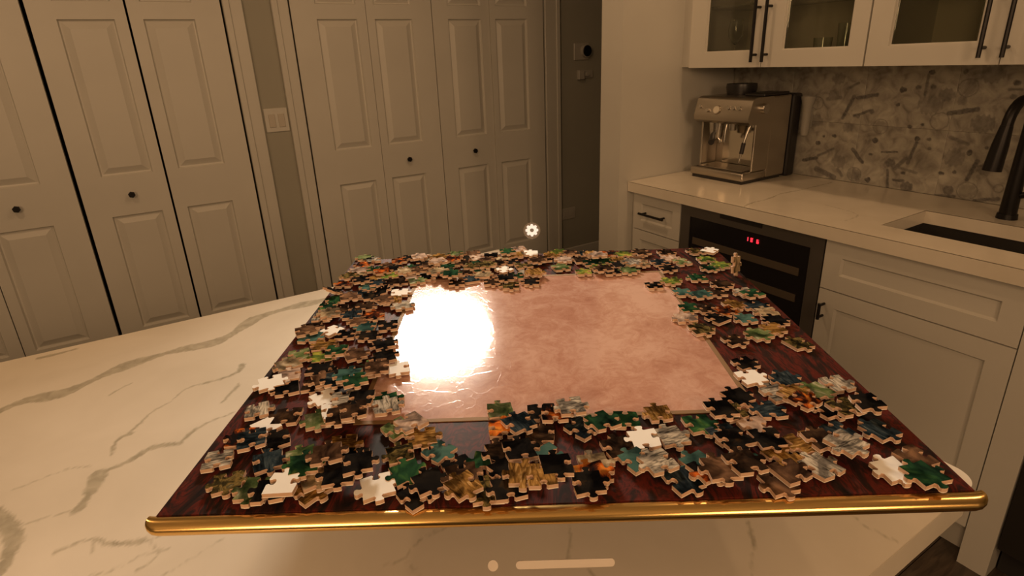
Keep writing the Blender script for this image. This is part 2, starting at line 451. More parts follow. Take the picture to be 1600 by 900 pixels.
PIECES = '-308,-171,S,200;-287,-199,W,225;-272,-184,D,0;-303,-216,O,280;-288,-225,N,110;-267,-224,K,30;-310,-249,S,110;-264,-253,N,25;-233,-249,L,205;-287,-281,M,285;-258,-290,L,90;-242,-296,K,280;-232,-295,W,5;-210,-293,R,135;-208,-283,F,30;-222,-270,G,110;-242,-153,W,300;-237,-191,L,195;-224,-179,W,110;-215,-192,W,275;-211,-174,S,110;-209,-203,D,20;-195,-201,D,105;-200,-233,R,282;-183,-252,K,100;-205,-263,B,110;-188,-284,K,15;-172,-276,K,15;-154,-291,W,110;-152,-211,L,132;-139,-207,P,130;-126,-226,R,100;-143,-250,M,200;-133,-275,G,210;-120,-302,K,130;-110,-291,K,125;-108,-247,T,135;-52,-186,L,95;-50,-215,O,270;-33,-213,N,210;-10,-192,K,5;-14,-226,D,180;-88,-270,K,305;-64,-265,G,90;-83,-285,B,100;-81,-303,R,220;-49,-257,D,10;-33,-260,K,195;-9,-258,T,210;-58,-291,N,20;-46,-279,K,225;-59,-305,M,10;-43,-307,K,185;-30,-296,R,180;-16,-304,R,180;-3,-291,K,280;3,-198,O,185;19,-195,S,100;26,-220,N,310;46,-216,G,300;72,-209,G,95;31,-271,F,15;28,-289,O,190;23,-305,K,5;57,-250,D,200;82,-240,W,280;70,-269,T,35;86,-277,S,300;105,-199,R,185;108,-236,S,290;140,-218,G,5;193,-175,K,295;178,-201,M,15;166,-201,K,100;159,-236,N,115;162,-248,K,20;192,-227,P,110;212,-201,N,280;162,-270,T,220;123,-276,T,210;103,-295,N,195;124,-290,O,290;134,-293,B,5;154,-291,D,190;195,-268,R,210;192,-248,K,10;179,-302,B,280;256,-145,N,15;234,-171,S,110;250,-180,R,210;248,-199,O,215;277,-169,L,120;304,-157,S,190;271,-202,K,200;286,-207,M,20;306,-204,K,190;261,-237,N,210;301,-238,N,205;224,-252,R,110;238,-254,D,15;253,-265,S,120;222,-284,S,210;191,-293,B,285;220,-139,W,105;226,-109,K,20;280,-290,W,10;308,-276,B,290;297,-301,G,25;-284,12,W,135;-316,24,D,190;-306,-5,T,180;-281,-30,R,280;-306,-55,L,285;-273,-61,Y,95;-258,-54,G,10;-235,-57,B,20;-310,-77,F,300;-300,-103,P,200;-314,-118,W,115;-270,-86,K,100;-291,-129,K,115;-244,-105,K,280;-263,-124,D,15;-252,-119,B,115;-235,-127,N,280;-221,-128,T,185;-210,-145,G,110;-203,-86,G,10;-210,-105,D,280;-195,-105,B,190;-208,21,K,105;-230,-9,K,275;-260,-2,K,95;-203,-31,K,290;-194,-74,K,285;-174,-96,W,200;-174,-162,G,285;-170,-177,S,200;-194,-180,K,190;-314,186,O,275;-270,168,T,280;-279,135,N,95;-215,139,W,5;-307,120,G,280;-315,94,G,100;-257,128,K,290;-258,89,D,190;-292,79,D,105;-221,107,R,5;-202,85,S,290;-311,56,S,190;-267,59,N,185;-235,56,O,15;-240,20,T,190;-301,62,F,20;-289,121,B,190;-233,106,B,210;-317,7,B,205;-255,41,B,290;-306,278,O,185;-294,301,S,190;-307,246,P,200;-280,249,G,100;-304,220,F,5;-273,200,R,280;-288,190,K,200;-246,215,Y,190;-245,289,O,195;-228,304,K,275;-243,248,K,190;-216,249,G,180;-223,189,D,185;-206,211,P,195;-261,228,O,200;-197,186,L,280;-254,192,F,195;-263,267,B,100;-313,314,L,280;-311,209,M,200;-221,224,F,190;-258,175,N,100;-235,173,D,105;-197,228,B,95;-193,300,F,185;-198,267,K,280;-177,268,R,185;-156,296,F,10;-152,255,G,275;-146,281,O,95;-181,236,B,280;-184,208,K,195;-153,227,G,185;-146,211,K,10;-124,296,K,95;-128,266,D,100;-98,259,G,280;-119,217,D,100;-140,192,G,95;-129,171,D,90;-88,202,F,5;-95,230,G,290;-78,298,K,95;-101,290,P,105;-83,274,B,10;-53,226,W,135;-61,187,B,0;-209,299,P,200;-171,294,R,100;-164,206,F,290;-108,238,M,95;-106,183,N,10;-166,244,P,300;-141,305,L,280;-67,259,D,200;-111,317,B,280;-84,241,M,15;-73,169,D,100;-5,304,W,90;-33,297,R,185;-48,306,G,10;-20,241,M,190;-13,209,S,290;-34,193,G,185;-49,178,K,280;-42,152,M,5;-9,165,K,180;-1,196,R,20;43,225,L,190;17,270,K,10;31,290,R,185;46,306,Y,200;52,263,P,185;68,296,B,195;95,290,N,100;79,197,Y,275;82,256,D,280;97,242,G,190;108,215,Y,275;-25,333,P,110;-58,286,F,100;-40,263,K,290;5,258,B,290;133,289,O,95;160,282,Y,105;194,289,D,10;236,281,D,190;103,275,R,20;122,246,G,280;144,253,R,5;143,227,K,190;125,195,K,95;153,198,L,185;181,252,B,285;180,229,F,280;211,229,N,280;236,253,P,105;249,232,L,290;218,204,K,195;178,131,K,275;210,149,Y,275;112,202,D,280;111,260,P,100;163,228,S,200;289,282,M,190;314,283,W,315;292,237,Y,190;286,196,G,290;307,207,Y,10;253,153,G,180;281,124,D,190;214,97,T,275;238,88,T,200;264,98,D,95;304,94,S,290;308,77,G,15;208,45,G,5;230,39,D,275;192,13,P,95;203,-21,M,190;272,50,R,15;301,43,N,100;306,22,F,280;235,7,K,25;255,28,O,290;270,3,T,195;306,-4,K,100;293,-28,R,280;268,-42,L,20;233,-55,D,110;306,-67,M,290'
ISLAND_VEINS = [(15.6, [(-343, 1155), (-327, 1162), (-298, 1176), (-245, 1168), (-195, 1193), (-145, 1220), (-80, 1230), (-11, 1224), (38, 1241), (98, 1302), (170, 1314), (243, 1315), (289, 1314)]), (2.5, [(10, 922), (-25, 921), (-54, 904), (-72, 884)]), (5.3, [(-72, 884), (-109, 895), (-138, 877), (-157, 875), (-172, 871)]), (8.8, [(-172, 871), (-179, 830)]), (5.1, [(-179, 830), (-192, 802)]), (1.3, [(-192, 802), (-233, 809), (-252, 812)]), (4.5, [(41, 1089), (32, 1064), (2, 1055), (-19, 1054)]), (2.1, [(-19, 1054), (-55, 1056), (-76, 1026), (-104, 1007), (-135, 960)]), (3.4, [(-135, 956), (-156, 945), (-158, 908)]), (8.1, [(-285, 860), (-269, 830), (-257, 800), (-252, 776), (-256, 751), (-260, 728)]), (2.7, [(-207, 733), (-190, 735), (-167, 729)]), (4.2, [(-167, 729), (-144, 704), (-121, 694)]), (1.6, [(-121, 694), (-101, 689)]), (1.0, [(-170, 668), (-139, 663), (-117, 667), (-93, 662)]), (0.9, [(-99, 621), (-63, 634), (-38, 642)]), (1.5, [(-123, 647), (-104, 658), (-111, 682), (-117, 700)]), (1.0, [(-167, 729), (-172, 703)]), (1.3, [(196, 508), (166, 509), (135, 491)]), (0.8, [(135, 491), (114, 499)]), (0.7, [(135, 491), (140, 463)]), (0.8, [(322, 430), (314, 416), (300, 402), (290, 391)]), (1.1, [(300, 370), (300, 355)]), (1.4, [(502, 319), (490, 307)]), (2.6, [(490, 307), (474, 291)]), (0.8, [(474, 291), (437, 267)]), (1.0, [(608, 252), (606, 230), (611, 206)]), (2.3, [(-169, 1111), (-153, 1127), (-135, 1135)]), (2.1, [(-7, 967), (17, 998), (26, 1017)]), (4.8, [(-300, 1361), (-238, 1365)]), (1.2, [(-271, 900), (-216, 908), (-185, 899)])]
COUNTER_VEINS = [(3, [(1646, 1215), (1759, 1273), (1877, 1276), (1980, 1297), (2092, 1288), (2308, 1288)]), (1.5, [(1950, 1099), (1908, 964), (1805, 948)])]
SPLASH = [('o', (1428, 1219), 25), ('o', (1164, 1143), 27), ('o', (1233, 949), 27), ('d', (1365, 1255), 22, 3), ('d', (1352, 1316), 25, 3), ('d', (1425, 1150), 29, 3), ('d', (1301, 992), 29, 3), ('d', (1233, 949), 26, 3), ('d', (1205, 1196), 10, 5), ('d', (1256, 1177), 10, 5), ('d', (1288, 1131), 22, 3), ('d', (1337, 1093), 8, 9), ('d', (1402, 1058), 9, 9), ('d', (1382, 1088), 5, 7), ('d', (1108, 1280), 11, 9), ('d', (1116, 1227), 6, 8), ('d', (1174, 1090), 11, 10), ('d', (1177, 935), 11, 10), ('d', (1164, 1143), 24, 2), ('d', (1474, 1199), 7, 8), ('d', (1105, 1011), 19, 5), ('d', (1054, 980), 7, 7), ('d', (1183, 1035), 7, 6), ('b', (1314, 1166), (1282, 1250), 7, 6), ('b', (1267, 1245), (1195, 1260), 7, 6), ('b', (1312, 1279), (1271, 1301), 5, 5), ('b', (1455, 979), (1399, 995), 7, 7), ('b', (1394, 1005), (1332, 1041), 5, 5), ('b', (1254, 1047), (1210, 1001), 7, 6), ('b', (1393, 950), (1314, 925), 11, 5), ('b', (1111, 983), (1100, 918), 5, 6), ('b', (1143, 1049), (1088, 1054), 3, 7), ('b', (1087, 992), (1054, 1034), 8, 5), ('b', (1270, 1177), (1206, 1202), 5, 6), ('b', (1387, 1238), (1335, 1245), 8, 4), ('b', (1084, 948), (1049, 951), 5, 6), ('b', (1280, 936), (1301, 957), 7, 4), ('o', (905, 1290), 29), ('o', (970, 1176), 29), ('o', (842, 946), 30), ('o', (756, 969), 14), ('d', (1024, 1341), 9, 9), ('d', (1057, 1289), 9, 6), ('d', (1011, 1291), 9, 6), ('d', (1109, 1279), 11, 9), ('d', (1117, 1225), 6, 8), ('d', (1010, 1230), 38, 3), ('d', (964, 1266), 25, 4), ('d', (841, 1176), 34, 4), ('d', (905, 1290), 26, 2), ('d', (1062, 1150), 8, 7), ('d', (1022, 1160), 6, 7), ('d', (1029, 1109), 9, 10), ('d', (991, 1111), 7, 6), ('d', (984, 1078), 7, 5), ('d', (902, 1054), 34, 3), ('d', (860, 1077), 10, 10), ('d', (816, 1098), 5, 9), ('d', (842, 946), 28, 2), ('d', (898, 939), 18, 5), ('d', (806, 1025), 22, 3), ('d', (845, 1334), 32, 3), ('d', (777, 1308), 10, 6), ('d', (777, 1266), 9, 5), ('d', (1035, 929), 22, 5), ('d', (931, 996), 8, 7), ('d', (890, 1005), 7, 7), ('d', (1055, 978), 7, 7), ('d', (923, 1342), 9, 6), ('d', (914, 1248), 17, 3), ('b', (1032, 1334), (1033, 1264), 5, 5), ('b', (946, 1204), (865, 1222), 8, 6), ('b', (1030, 1095), (1045, 1018), 6, 6), ('b', (833, 1051), (850, 984), 7, 6), ('b', (934, 914), (876, 921), 5, 6), ('b', (814, 917), (749, 935), 6, 6), ('b', (1083, 1000), (1009, 985), 5, 4), ('b', (926, 1123), (871, 1105), 6, 4), ('b', (827, 1034), (778, 1052), 4, 5), ('b', (794, 1287), (759, 1288), 4, 5)]
MATRECT = (-0.195, 0.2019, -0.1908, 0.1972)
LEAN = [(0.7355, 0.5462, 1.1208), (0.1814, 0.8563, 1.106), (0.2436, 0.8099, 1.106)]
LEANR = [(math.radians(82), math.radians(8), math.radians(14)), (math.radians(-14), math.radians(24), math.radians(-20)), (math.radians(12), math.radians(-18), math.radians(-35))]
GEARPOS = (0.5521, 0.8518, 1.1393)
GEARR = 0.01572
BARPOS = (0.198, 0.2713, 1.0729)
BARL = 0.0761
BARR = 0.00287
DOTPOS = (0.1505, 0.3003, 1.0732)
DOTR = 0.00395


# ------------------------------------------------------------ island
IX0, IX1, IY0, IY1, IZ = -1.3, .800, .200, 1.386, .914
def rrect(x0, y0, x1, y1, r, n=6):
    out = []
    for cx, cy, a in ((x1 - r, y1 - r, 0), (x0 + r, y1 - r, 90), (x0 + r, y0 + r, 180), (x1 - r, y0 + r, 270)):
        for k in range(n + 1):
            t_ = math.radians(a + 90 * k / n); out.append((cx + r * math.cos(t_), cy + r * math.sin(t_)))
    return out
isl = thing('kitchen_island', 'large kitchen island with cream veined quartz top under the puzzle board', 'kitchen island', ((IX0 + IX1) / 2, (IY0 + IY1) / 2, 0))
bx('island_cabinet', CAB, isl, IX0 + .03, IY0 + .30, .10, IX1 - .05, IY1 - .04, .871)
bx('toe_kick', DARKIN, isl, IX0 + .08, IY0 + .36, .0, IX1 - .12, IY1 - .1, .10)
for k in range(4):
    a = IX0 + .05 + k * .505; b = a + .495
    bx('side_panel', CAB, isl, a, IY0 + .288, .12, b, IY0 + .30, .86, bev=.002)
R_ = .028
bm = BM(); prism(bm, [(x, y, .871) for x, y in rrect(IX0, IY0, IX1, IY1, R_)], (0, 0, IZ - .002 - .871))
es = [e for e in bm.edges if all(abs(v.co.z - (IZ - .002)) < 1e-5 for v in e.verts)]
slab = obj('countertop_slab', bm, QUARTZ, isl)
us = np.unique(np.concatenate([np.arange(IX0, -.46, .04), np.arange(-.46, IX1, .0035), [IX1]])); vs2 = np.append(np.arange(IY0, IY1, .0035), IY1)
def island_fn(u, v):
    # pull the rounded corners in
    x = u.copy(); y = v.copy(); r = R_
    for sx, cx in ((1, IX1 - r), (-1, IX0 + r)):
        for sy, cy in ((1, IY1 - r), (-1, IY0 + r)):
            dx = (x - cx) * sx; dy = (y - cy) * sy; k_ = (dx > 0) & (dy > 0)
            m_ = np.maximum(dx, dy); h_ = np.hypot(dx, dy); s_ = np.where(h_ > 1e-9, m_ / np.maximum(h_, 1e-9), 1)
            x = np.where(k_, cx + sx * dx * s_, x); y = np.where(k_, cy + sy * dy * s_, y)
    return np.stack([x, y, np.full_like(x, IZ)], 1)
grid_mesh('veined_surface', us, vs2, island_fn, lambda u, v: vein_mask(np.stack([u, v], 1) * 1000, ISLAND_VEINS), QUARTZ, isl)

# ------------------------------------------------------------ kitchen run on the right
XF = 1.712; FX = 1.737
SX0, SX1, SY0, SY1 = 1.842, 2.118, .12, .856
ct = thing('kitchen_worktop', 'cream quartz worktop with a thin grey vein along the right wall', 'worktop', (2.03, .6, .871))
CY0 = -.8
bm = BM()
for a in ((XF, CY0, SX0, 1.853), (SX1, CY0, XS, 1.853), (SX0, SY1, SX1, 1.853), (SX0, CY0, SX1, SY0)):
    box(bm, a[0], a[1], .871, a[2], a[3], .912)
bmesh.ops.remove_doubles(bm, verts=bm.verts, dist=1e-5)
obj('worktop_slab', bm, QUARTZ, ct)
us = np.unique(np.concatenate([np.arange(XF, XS, .004), [SX0, SX1, XS]])); vs2 = np.unique(np.concatenate([np.arange(CY0, .5, .03), np.arange(.5, 1.853, .004), [SY0, SY1, 1.853]]))
grid_mesh('veined_surface', us, vs2, lambda u, v: np.stack([u, v, np.full_like(u, IZ)], 1),
          lambda u, v: vein_mask(np.stack([u, v], 1) * 1000, COUNTER_VEINS), QUARTZ, ct,
          keep=lambda u, v: ~((u > SX0) & (u < SX1) & (v > SY0) & (v < SY1)))
# sink bowl
bm = BM()
o_ = .006
A = [(SX0 - o_, SY0 - o_), (SX1 + o_, SY0 - o_), (SX1 + o_, SY1 + o_), (SX0 - o_, SY1 + o_)]
rings = []
for ins, z in ((-.015, .8695), (0, .8695), (.004, .70), (.03, .672), (.05, .670)):
    rings.append([bm.verts.new((x + (ins if i in (0, 3) else -ins), y_ + (ins if i < 2 else -ins), z)) for i, (x, y_) in enumerate(A)])
for P_, Q_ in zip(rings, rings[1:]):
    for k in range(4):
        j = (k + 1) % 4; bm.faces.new((P_[k], P_[j], Q_[j], Q_[k]))
bm.faces.new(rings[-1])
snk = thing('sink', 'dark steel undermount sink set into the worktop at the right edge', 'sink', (1.98, .49, .67))
b_ = obj('bowl', bm, SINKM, snk)
bm = BM(); cyl(bm, (1.98, .49, .671), (1.98, .49, .675), .04, .038, 24); obj('drain', bm, STEEL, snk)
# backsplash of printed tiles
def splash_vals(u, v):
    P = wob(np.stack([u, v], 1) * 1000, .7); out = np.zeros(len(u))
    for s in SPLASH:
        if s[0] == 'o':
            d = np.abs(np.hypot(P[:, 0] - s[1][0], P[:, 1] - s[1][1]) - s[2]) - 1.6; k_ = .45
        elif s[0] == 'd':
            d = np.hypot(P[:, 0] - s[1][0], (P[:, 1] - s[1][1]) * 1.15) * (1 + .12 * np.sin(P[:, 0] * .4)) - s[2]; k_ = s[3] / 10
        else:
            d = seg_dist(P, [s[1], s[2]]) - s[3]; k_ = s[4] / 10
        out = np.maximum(out, np.clip(.5 - d / 2.5, 0, 1) * k_ * 1.5)
    return out
bs = thing('backsplash', 'grey backsplash tiles printed with round and rod shaped kitchen motifs', 'backsplash', (XS, .6, .914))
tw = .305; yy = 1.852; n_ = 0
while yy > -.35:
    y0_ = max(yy - tw, -.4)
    for z0, z1 in ((.915, 1.1452), (1.1455, 1.374)):
        vis = yy > .55
        st = .003 if vis else .03
        ys = np.append(np.arange(y0_ + .0001, yy - .0001, st), yy - .0001); zs = np.append(np.arange(z0, z1 - .0001, st), z1 - .0001)
        g = grid_mesh('tile', ys, zs, lambda u, v: np.stack([np.full_like(u, XS), u, v], 1), splash_vals, SPLASHM, bs)
        sol = g.modifiers.new('thick', 'SOLIDIFY'); sol.thickness = .008; sol.offset = -1 if False else 1
    yy -= tw
bx('grout_backing', WALL, bs, XS + .009, -.4, .915, XS + .0118, 1.852, 1.374)

def bar_handle(parent, a, b, off, r=.0055, name='handle'):
    """square bar pull between a and b standing off by vector off"""
    bm = BM(); a = Vector(a); b = Vector(b); off = Vector(off); d = (b - a).normalized()
    cyl(bm, a + off, b + off, r, n=8)
    L = (b - a).length
    for t_ in (.12, .88):
        p = a + d * L * t_; cyl(bm, p, p + off, r * .8, n=8)
    return obj(name, bm, BLACK, parent)
def shaker(parent, name, y0, y1, z0, z1, rail=.045, x=FX, th=.02, rec=.008, m=CAB):
    """shaker front facing -X"""
    bm = BM(); xb = x + th
    if z1 - z0 > 2.2 * rail:
        box(bm, x, y0, z0, xb, y0 + rail, z1); box(bm, x, y1 - rail, z0, xb, y1, z1)
        box(bm, x, y0 + rail, z0, xb, y1 - rail, z0 + rail); box(bm, x, y0 + rail, z1 - rail, xb, y1 - rail, z1)
        o = obj(name, bm, m, parent)
        bm = BM(); i = .006
        A_ = [(y0 + rail, z0 + rail), (y1 - rail, z0 + rail), (y1 - rail, z1 - rail), (y0 + rail, z1 - rail)]
        B_ = [(y0 + rail + i, z0 + rail + i), (y1 - rail - i, z0 + rail + i), (y1 - rail - i, z1 - rail - i), (y0 + rail + i, z1 - rail - i)]
        va = [bm.verts.new((x + .001, y_, z_)) for y_, z_ in A_]; vb = [bm.verts.new((x + rec, y_, z_)) for y_, z_ in B_]
        vc = [bm.verts.new((xb, y_, z_)) for y_, z_ in A_]
        for k in range(4):
            j = (k + 1) % 4; bm.faces.new((va[k], va[j], vb[j], vb[k])); bm.faces.new((va[j], va[k], vc[k], vc[j]))
        bm.faces.new(vb); bm.faces.new(vc[::-1])
        obj('inset_panel', bm, m, o)
    return o
# drawer cabinet
dc = thing('drawer_cabinet', 'narrow white shaker drawer cabinet left of the wine cooler', 'cabinet', (2.04, 1.70, 0))
bx('carcass', CAB, dc, FX + .02, 1.563, .10, XS, 1.838, .870)
bx('filler', CAB, dc, FX + .012, 1.839, .0, XS, 1.855, .870)
bx('toe_kick', CAB, dc, 1.80, 1.563, 0, 1.815, 1.838, .10)
for z0, z1 in ((.704, .864), (.408, .700), (.112, .404)):
    d = shaker(dc, 'drawer_front', 1.566, 1.836, z0, z1, .042)
    zc = (z0 + z1) / 2 + (0 if z1 > .8 else .06)
    bar_handle(d, (FX, 1.636, zc), (FX, 1.778, zc), (-.028, 0, 0))
# wine cooler
wc = thing('wine_cooler', 'under-counter wine cooler with dark glass door and red digits', 'wine cooler', (2.0, 1.26, 0))
bx('cabinet_shell', DSTEEL, wc, FX + .05, .962, .0, XS, 1.560, .868)
bm = BM()
y0, y1, z0, z1 = .962, 1.560, .11, .867; fr = .045
box(bm, FX, y0, z0, FX + .045, y0 + fr, z1); box(bm, FX, y1 - fr, z0, FX + .045, y1, z1)
box(bm, FX, y0 + fr, z0, FX + .045, y1 - fr, z0 + fr); box(bm, FX, y0 + fr, z1 - fr, FX + .045, y1 - fr, z1)
df = obj('door_frame', bm, DSTEEL, wc)
bx('recessed_grip', BLACKP, df, FX - .003, 1.19, .846, FX + .001, 1.37, .861)
DG = mat('dark_cooler_glass', (.012, .011, .012), .12, 0, .35)
bx('door_glass', DG, wc, FX + .004, y0 + fr + .0005, z0 + fr + .0005, FX + .012, y1 - fr - .0005, z1 - fr - .0005)
SHB = mat('cooler_shelf_front', (.085, .065, .045), .5)
for zc in (.728, .632, .536, .44, .344, .248):
    bx('shelf_front', SHB, wc, FX - .0005, y0 + fr + .03, zc - .015, FX + .0035, y1 - fr - .02, zc + .012)
# digits 1 8 6 drawn as little bars
def digit(bm, ch, yc, zc, h=.0145):
    wd = h * .5; t_ = .0026; s = {'1': 'bc', '0': 'abcdef', '6': 'acdefg', '8': 'abcdefg'}[ch]
    def seg(ya, yb, za, zb): box(bm, FX - .0005, yc - max(ya, yb), zc + min(za, zb), FX + .003, yc - min(ya, yb), zc + max(za, zb))
    w2 = wd / 2; h2 = h / 2
    for c_ in s:
        if c_ == 'a': seg(-w2, w2, h2 - t_, h2)
        if c_ == 'd': seg(-w2, w2, -h2, -h2 + t_)
        if c_ == 'g': seg(-w2, w2, -t_ / 2, t_ / 2)
        if c_ == 'b': seg(w2 - t_, w2, 0, h2)
        if c_ == 'c': seg(w2 - t_, w2, -h2, 0)
        if c_ == 'f': seg(-w2, -w2 + t_, 0, h2)
        if c_ == 'e': seg(-w2, -w2 + t_, -h2, 0)
bm = BM()
for ch, yc in (('1', 1.246), ('0', 1.228), ('6', 1.203)): digit(bm, ch, yc, .793)
obj('digital_display', bm, REDGLOW, wc, label='red glowing digits')
# sink cabinet
sc = thing('sink_cabinet', 'white shaker sink cabinet with false drawer front and wide door', 'cabinet', (2.0, .68, 0))
bx('carcass', CAB, sc, FX + .02, .44, .115, SX0 - .040, .957, .869)
bx('end_stile', CAB, sc, FX, .365, .0, FX + .07, .4345, .869)
bx('toe_kick', CAB, sc, 1.80, .44, 0, 1.815, .957, .095)
shaker(sc, 'false_drawer_front', .4375, .957, .701, .866, .053)
dr = shaker(sc, 'door', .4375, .957, .125, .697, .056)
bar_handle(dr, (FX, .934, .655), (FX, .934, .60), (-.028, 0, 0))
dwm = mat('dark_appliance', (.05, .045, .04), .3, .6)
t = thing('dishwasher', 'dark appliance front at the right edge below the worktop', 'dishwasher', (2.0, .06, 0))
bx('door_panel', dwm, t, FX + .005, -.24, .11, FX + .03, .36, .868)
bx('plinth', DARKIN, t, 1.80, -.24, 0, 1.82, .36, .105)
bm = BM(); cyl(bm, (FX - .03, -.18, .80), (FX - .03, .30, .80), .009, n=12); obj('handle', bm, STEEL, t)

# ------------------------------------------------------------ upper cabinets
UZ0, UZ1, UX = 1.376, 2.20, 1.98
CABIN = painted('cabinet_interior', (.60, .56, .47), .6)
def upper(name, y0, y1, doors, label):
    c = thing(name, label, 'wall cabinet', ((UX + XS) / 2, (y0 + y1) / 2, UZ0))
    bm = BM(); t_ = .018; xa = UX + .022
    box(bm, xa, y0, UZ0 + .002, XS, y0 + t_, UZ1); box(bm, xa, y1 - t_, UZ0 + .002, XS, y1, UZ1)
    box(bm, xa, y0 + t_, UZ0 + .002, XS, y1 - t_, UZ0 + .02); box(bm, xa, y0 + t_, UZ1 - t_, XS, y1 - t_, UZ1)
    obj('carcass', bm, CAB, c)
    bx('back_panel', CABIN, c, XS - .006, y0 + t_, UZ0 + .02, XS - .001, y1 - t_, UZ1 - t_)
    for zs_ in (1.606, 1.86):
        bx('glass_shelf', SHELFG, c, xa + .03, y0 + t_ + .002, zs_ - .004, XS - .012, y1 - t_ - .002, zs_ + .004)
    for a, b, ga, gb, h in doors:
        bm = BM(); zb, zt = UZ0 + .058, UZ1 - .058
        box(bm, UX, a, UZ0, UX + .02, ga, UZ1 - .002); box(bm, UX, gb, UZ0, UX + .02, b, UZ1 - .002)
        box(bm, UX, ga, UZ0, UX + .02, gb, zb); box(bm, UX, ga, zt, UX + .02, gb, UZ1 - .002)
        # small bevelled lip
        for (p, q, r_, s_) in ((ga, zb, ga + .005, zt), (gb - .005, zb, gb, zt), (ga + .005, zb, gb - .005, zb + .005), (ga + .005, zt - .005, gb - .005, zt)):
            box(bm, UX + .006, p, q, UX + .018, r_, s_)
        d = obj('glass_door', bm, CAB, c)
        bx('pane', PANE, d, UX + .009, ga + .0052, zb + .0052, UX + .013, gb - .0052, zt - .0052)
        if h: bar_handle(d, (UX, h, 1.395), (UX, h, 1.612), (-.03, 0, 0), r=.006)
    return c
upper('wall_cabinet', 1.063, 1.815, [(1.442, 1.790, 1.490, 1.710, 1.465), (1.0655, 1.4385, 1.119, 1.361, 1.418)], 'white glass-door wall cabinet above the espresso machine, with two black pulls')
bx('wall_filler', CAB, None, UX + .03, 1.8155, UZ0 + .002, XS, 1.8555, UZ1, kind='structure').name = 'trim_7'
upper('wall_cabinet', .32, 1.0615, [(.7035, 1.0595, .761, .996, .742), (.322, .7005, .375, .640, .689)], 'white glass-door wall cabinet above the sink at the right edge')

def wineglass(x, y, z, s, label):
    bm = BM()
    lathe(bm, (x, y, z), [(r * s, h * s) for r, h in ((.001, .0), (.034, .0), (.034, .002), (.006, .006), (.0035, .02), (.0035, .075), (.012, .085), (.034, .115), (.037, .145), (.030, .190), (.0285, .190), (.0355, .145), (.0325, .116), (.011, .088), (.001, .086))], 20)
    return tag(obj('wine_glass', bm, GLASS, smooth=True), label, 'glass', 'glassware behind the cabinet doors')
def tumbler(x, y, z, r, h, label, name='drinking_glass', m=GLASS):
    bm = BM(); lathe(bm, (x, y, z), [(.001, 0), (r * .85, 0), (r, h), (r * .93, h), (r * .78, .006), (.001, .006)], 20)
    return tag(obj(name, bm, m, smooth=True), label, 'glass', 'glassware behind the cabinet doors')
zc = UZ0 + .0205
wineglass(2.12, 1.675, zc, .85, 'small stemmed glass at the left end of the cabinet floor over the machine')
tumbler(2.12, 1.545, zc, .026, .20, 'tall slim clear glass behind the leftmost cabinet door')
tumbler(2.22, 1.62, zc, .03, .11, 'short clear tumbler behind the stemmed glass in the left cabinet')
tumbler(2.13, 1.30, zc, .032, .075, 'low wide tumbler behind the second cabinet door, left side')
tumbler(2.14, 1.225, zc, .028, .12, 'slim tumbler in the middle of the second cabinet door')
tumbler(2.16, 1.15, zc, .030, .09, 'small round tumbler behind the second cabinet door, right side')
wineglass(2.14, 1.60, 1.6105, .8, 'stemmed glass standing on the glass shelf above the espresso machine')
tumbler(2.14, .80, zc, .03, .17, 'tall glass behind the third cabinet door over the sink')

# ------------------------------------------------------------ espresso machine
mx0, mx1, my0, my1, mz = 1.996, 2.275, 1.484, 1.760, .9145
em = thing('espresso_machine', 'brushed steel espresso machine with portafilter and drip tray on the worktop', 'espresso machine', (2.135, 1.62, mz))
MS = mat('machine_steel', (.50, .455, .39), .30, 1.0)
_n = noise(MS, 30, 3, stretch=(1, 25, 1)); bump(MS, _n.outputs['Fac'], .05, .0004)
bm = BM(); box(bm, mx0 + .008, my0 + .008, mz, mx1 - .02, my1 - .008, mz + .012); obj('rubber_foot_plinth', bm, BLACKP, em)
bm = BM(); box(bm, mx0, my0, mz + .012, mx1 - .13, my1, mz + .046, bev=.008, seg=3); tray = obj('drip_tray', bm, MS, em, smooth=True)
bx('tray_well', BLACKP, tray, mx0 + .018, my0 + .022, mz + .0455, mx1 - .135, my1 - .022, mz + .0475)
for k in range(9):
    x = mx0 + .024 + k * .0135
    bx('grille_bar', MS, tray, x, my0 + .024, mz + .0475, x + .006, my1 - .024, mz + .0505)
bx('body_back', MS, em, mx1 - .125, my0 + .002, mz + .012, mx1 - .003, my1 - .002, .345 + mz, bev=.006, seg=2)
bx('back_plate', mat('mirror_steel', (.62, .58, .5), .12, 1.0), em, mx1 - .131, my0 + .02, mz + .05, mx1 - .1255, my1 - .05, mz + .235)
bx('side_panel', MS, em, mx0 + .055, my0 + .001, mz + .047, mx1 - .126, my0 + .010, mz + .25, bev=.002)
bx('side_panel', MS, em, mx0 + .055, my1 - .010, mz + .047, mx1 - .126, my1 - .001, mz + .25, bev=.002)
# head with slanted rounded front
bm = BM(); hz = mz + .238; ht = mz + .345
prof = [(mx0 + .022, hz), (mx0 + .006, hz + .012), (mx0 + .002, hz + .03), (mx0 + .022, ht - .012), (mx0 + .034, ht - .003), (mx0 + .046, ht), (mx1 - .126, ht), (mx1 - .126, hz)]
prism(bm, [(x, my0, z) for x, z in prof], (0, my1 - my0, 0)); head = obj('machine_head', bm, MS, em, smooth=True)
def fr_pt(s, y):  # point on slanted face
    return Vector((mx0 + .002 + .020 * s, y, hz + .03 + (ht - .012 - hz - .03) * s))
nrm = Vector((-.965, 0, .26)).normalized()
def face_cyl(name, y, s, r, L, m, n=18, parent=head, r2=None):
    bm = BM(); p = fr_pt(s, y); cyl(bm, p - nrm * .002, p + nrm * L, r, r2 or r * .9, n); return obj(name, bm, m, parent, smooth=True)
face_cyl('pressure_gauge', 1.645, .38, .020, .006, MS, 24)
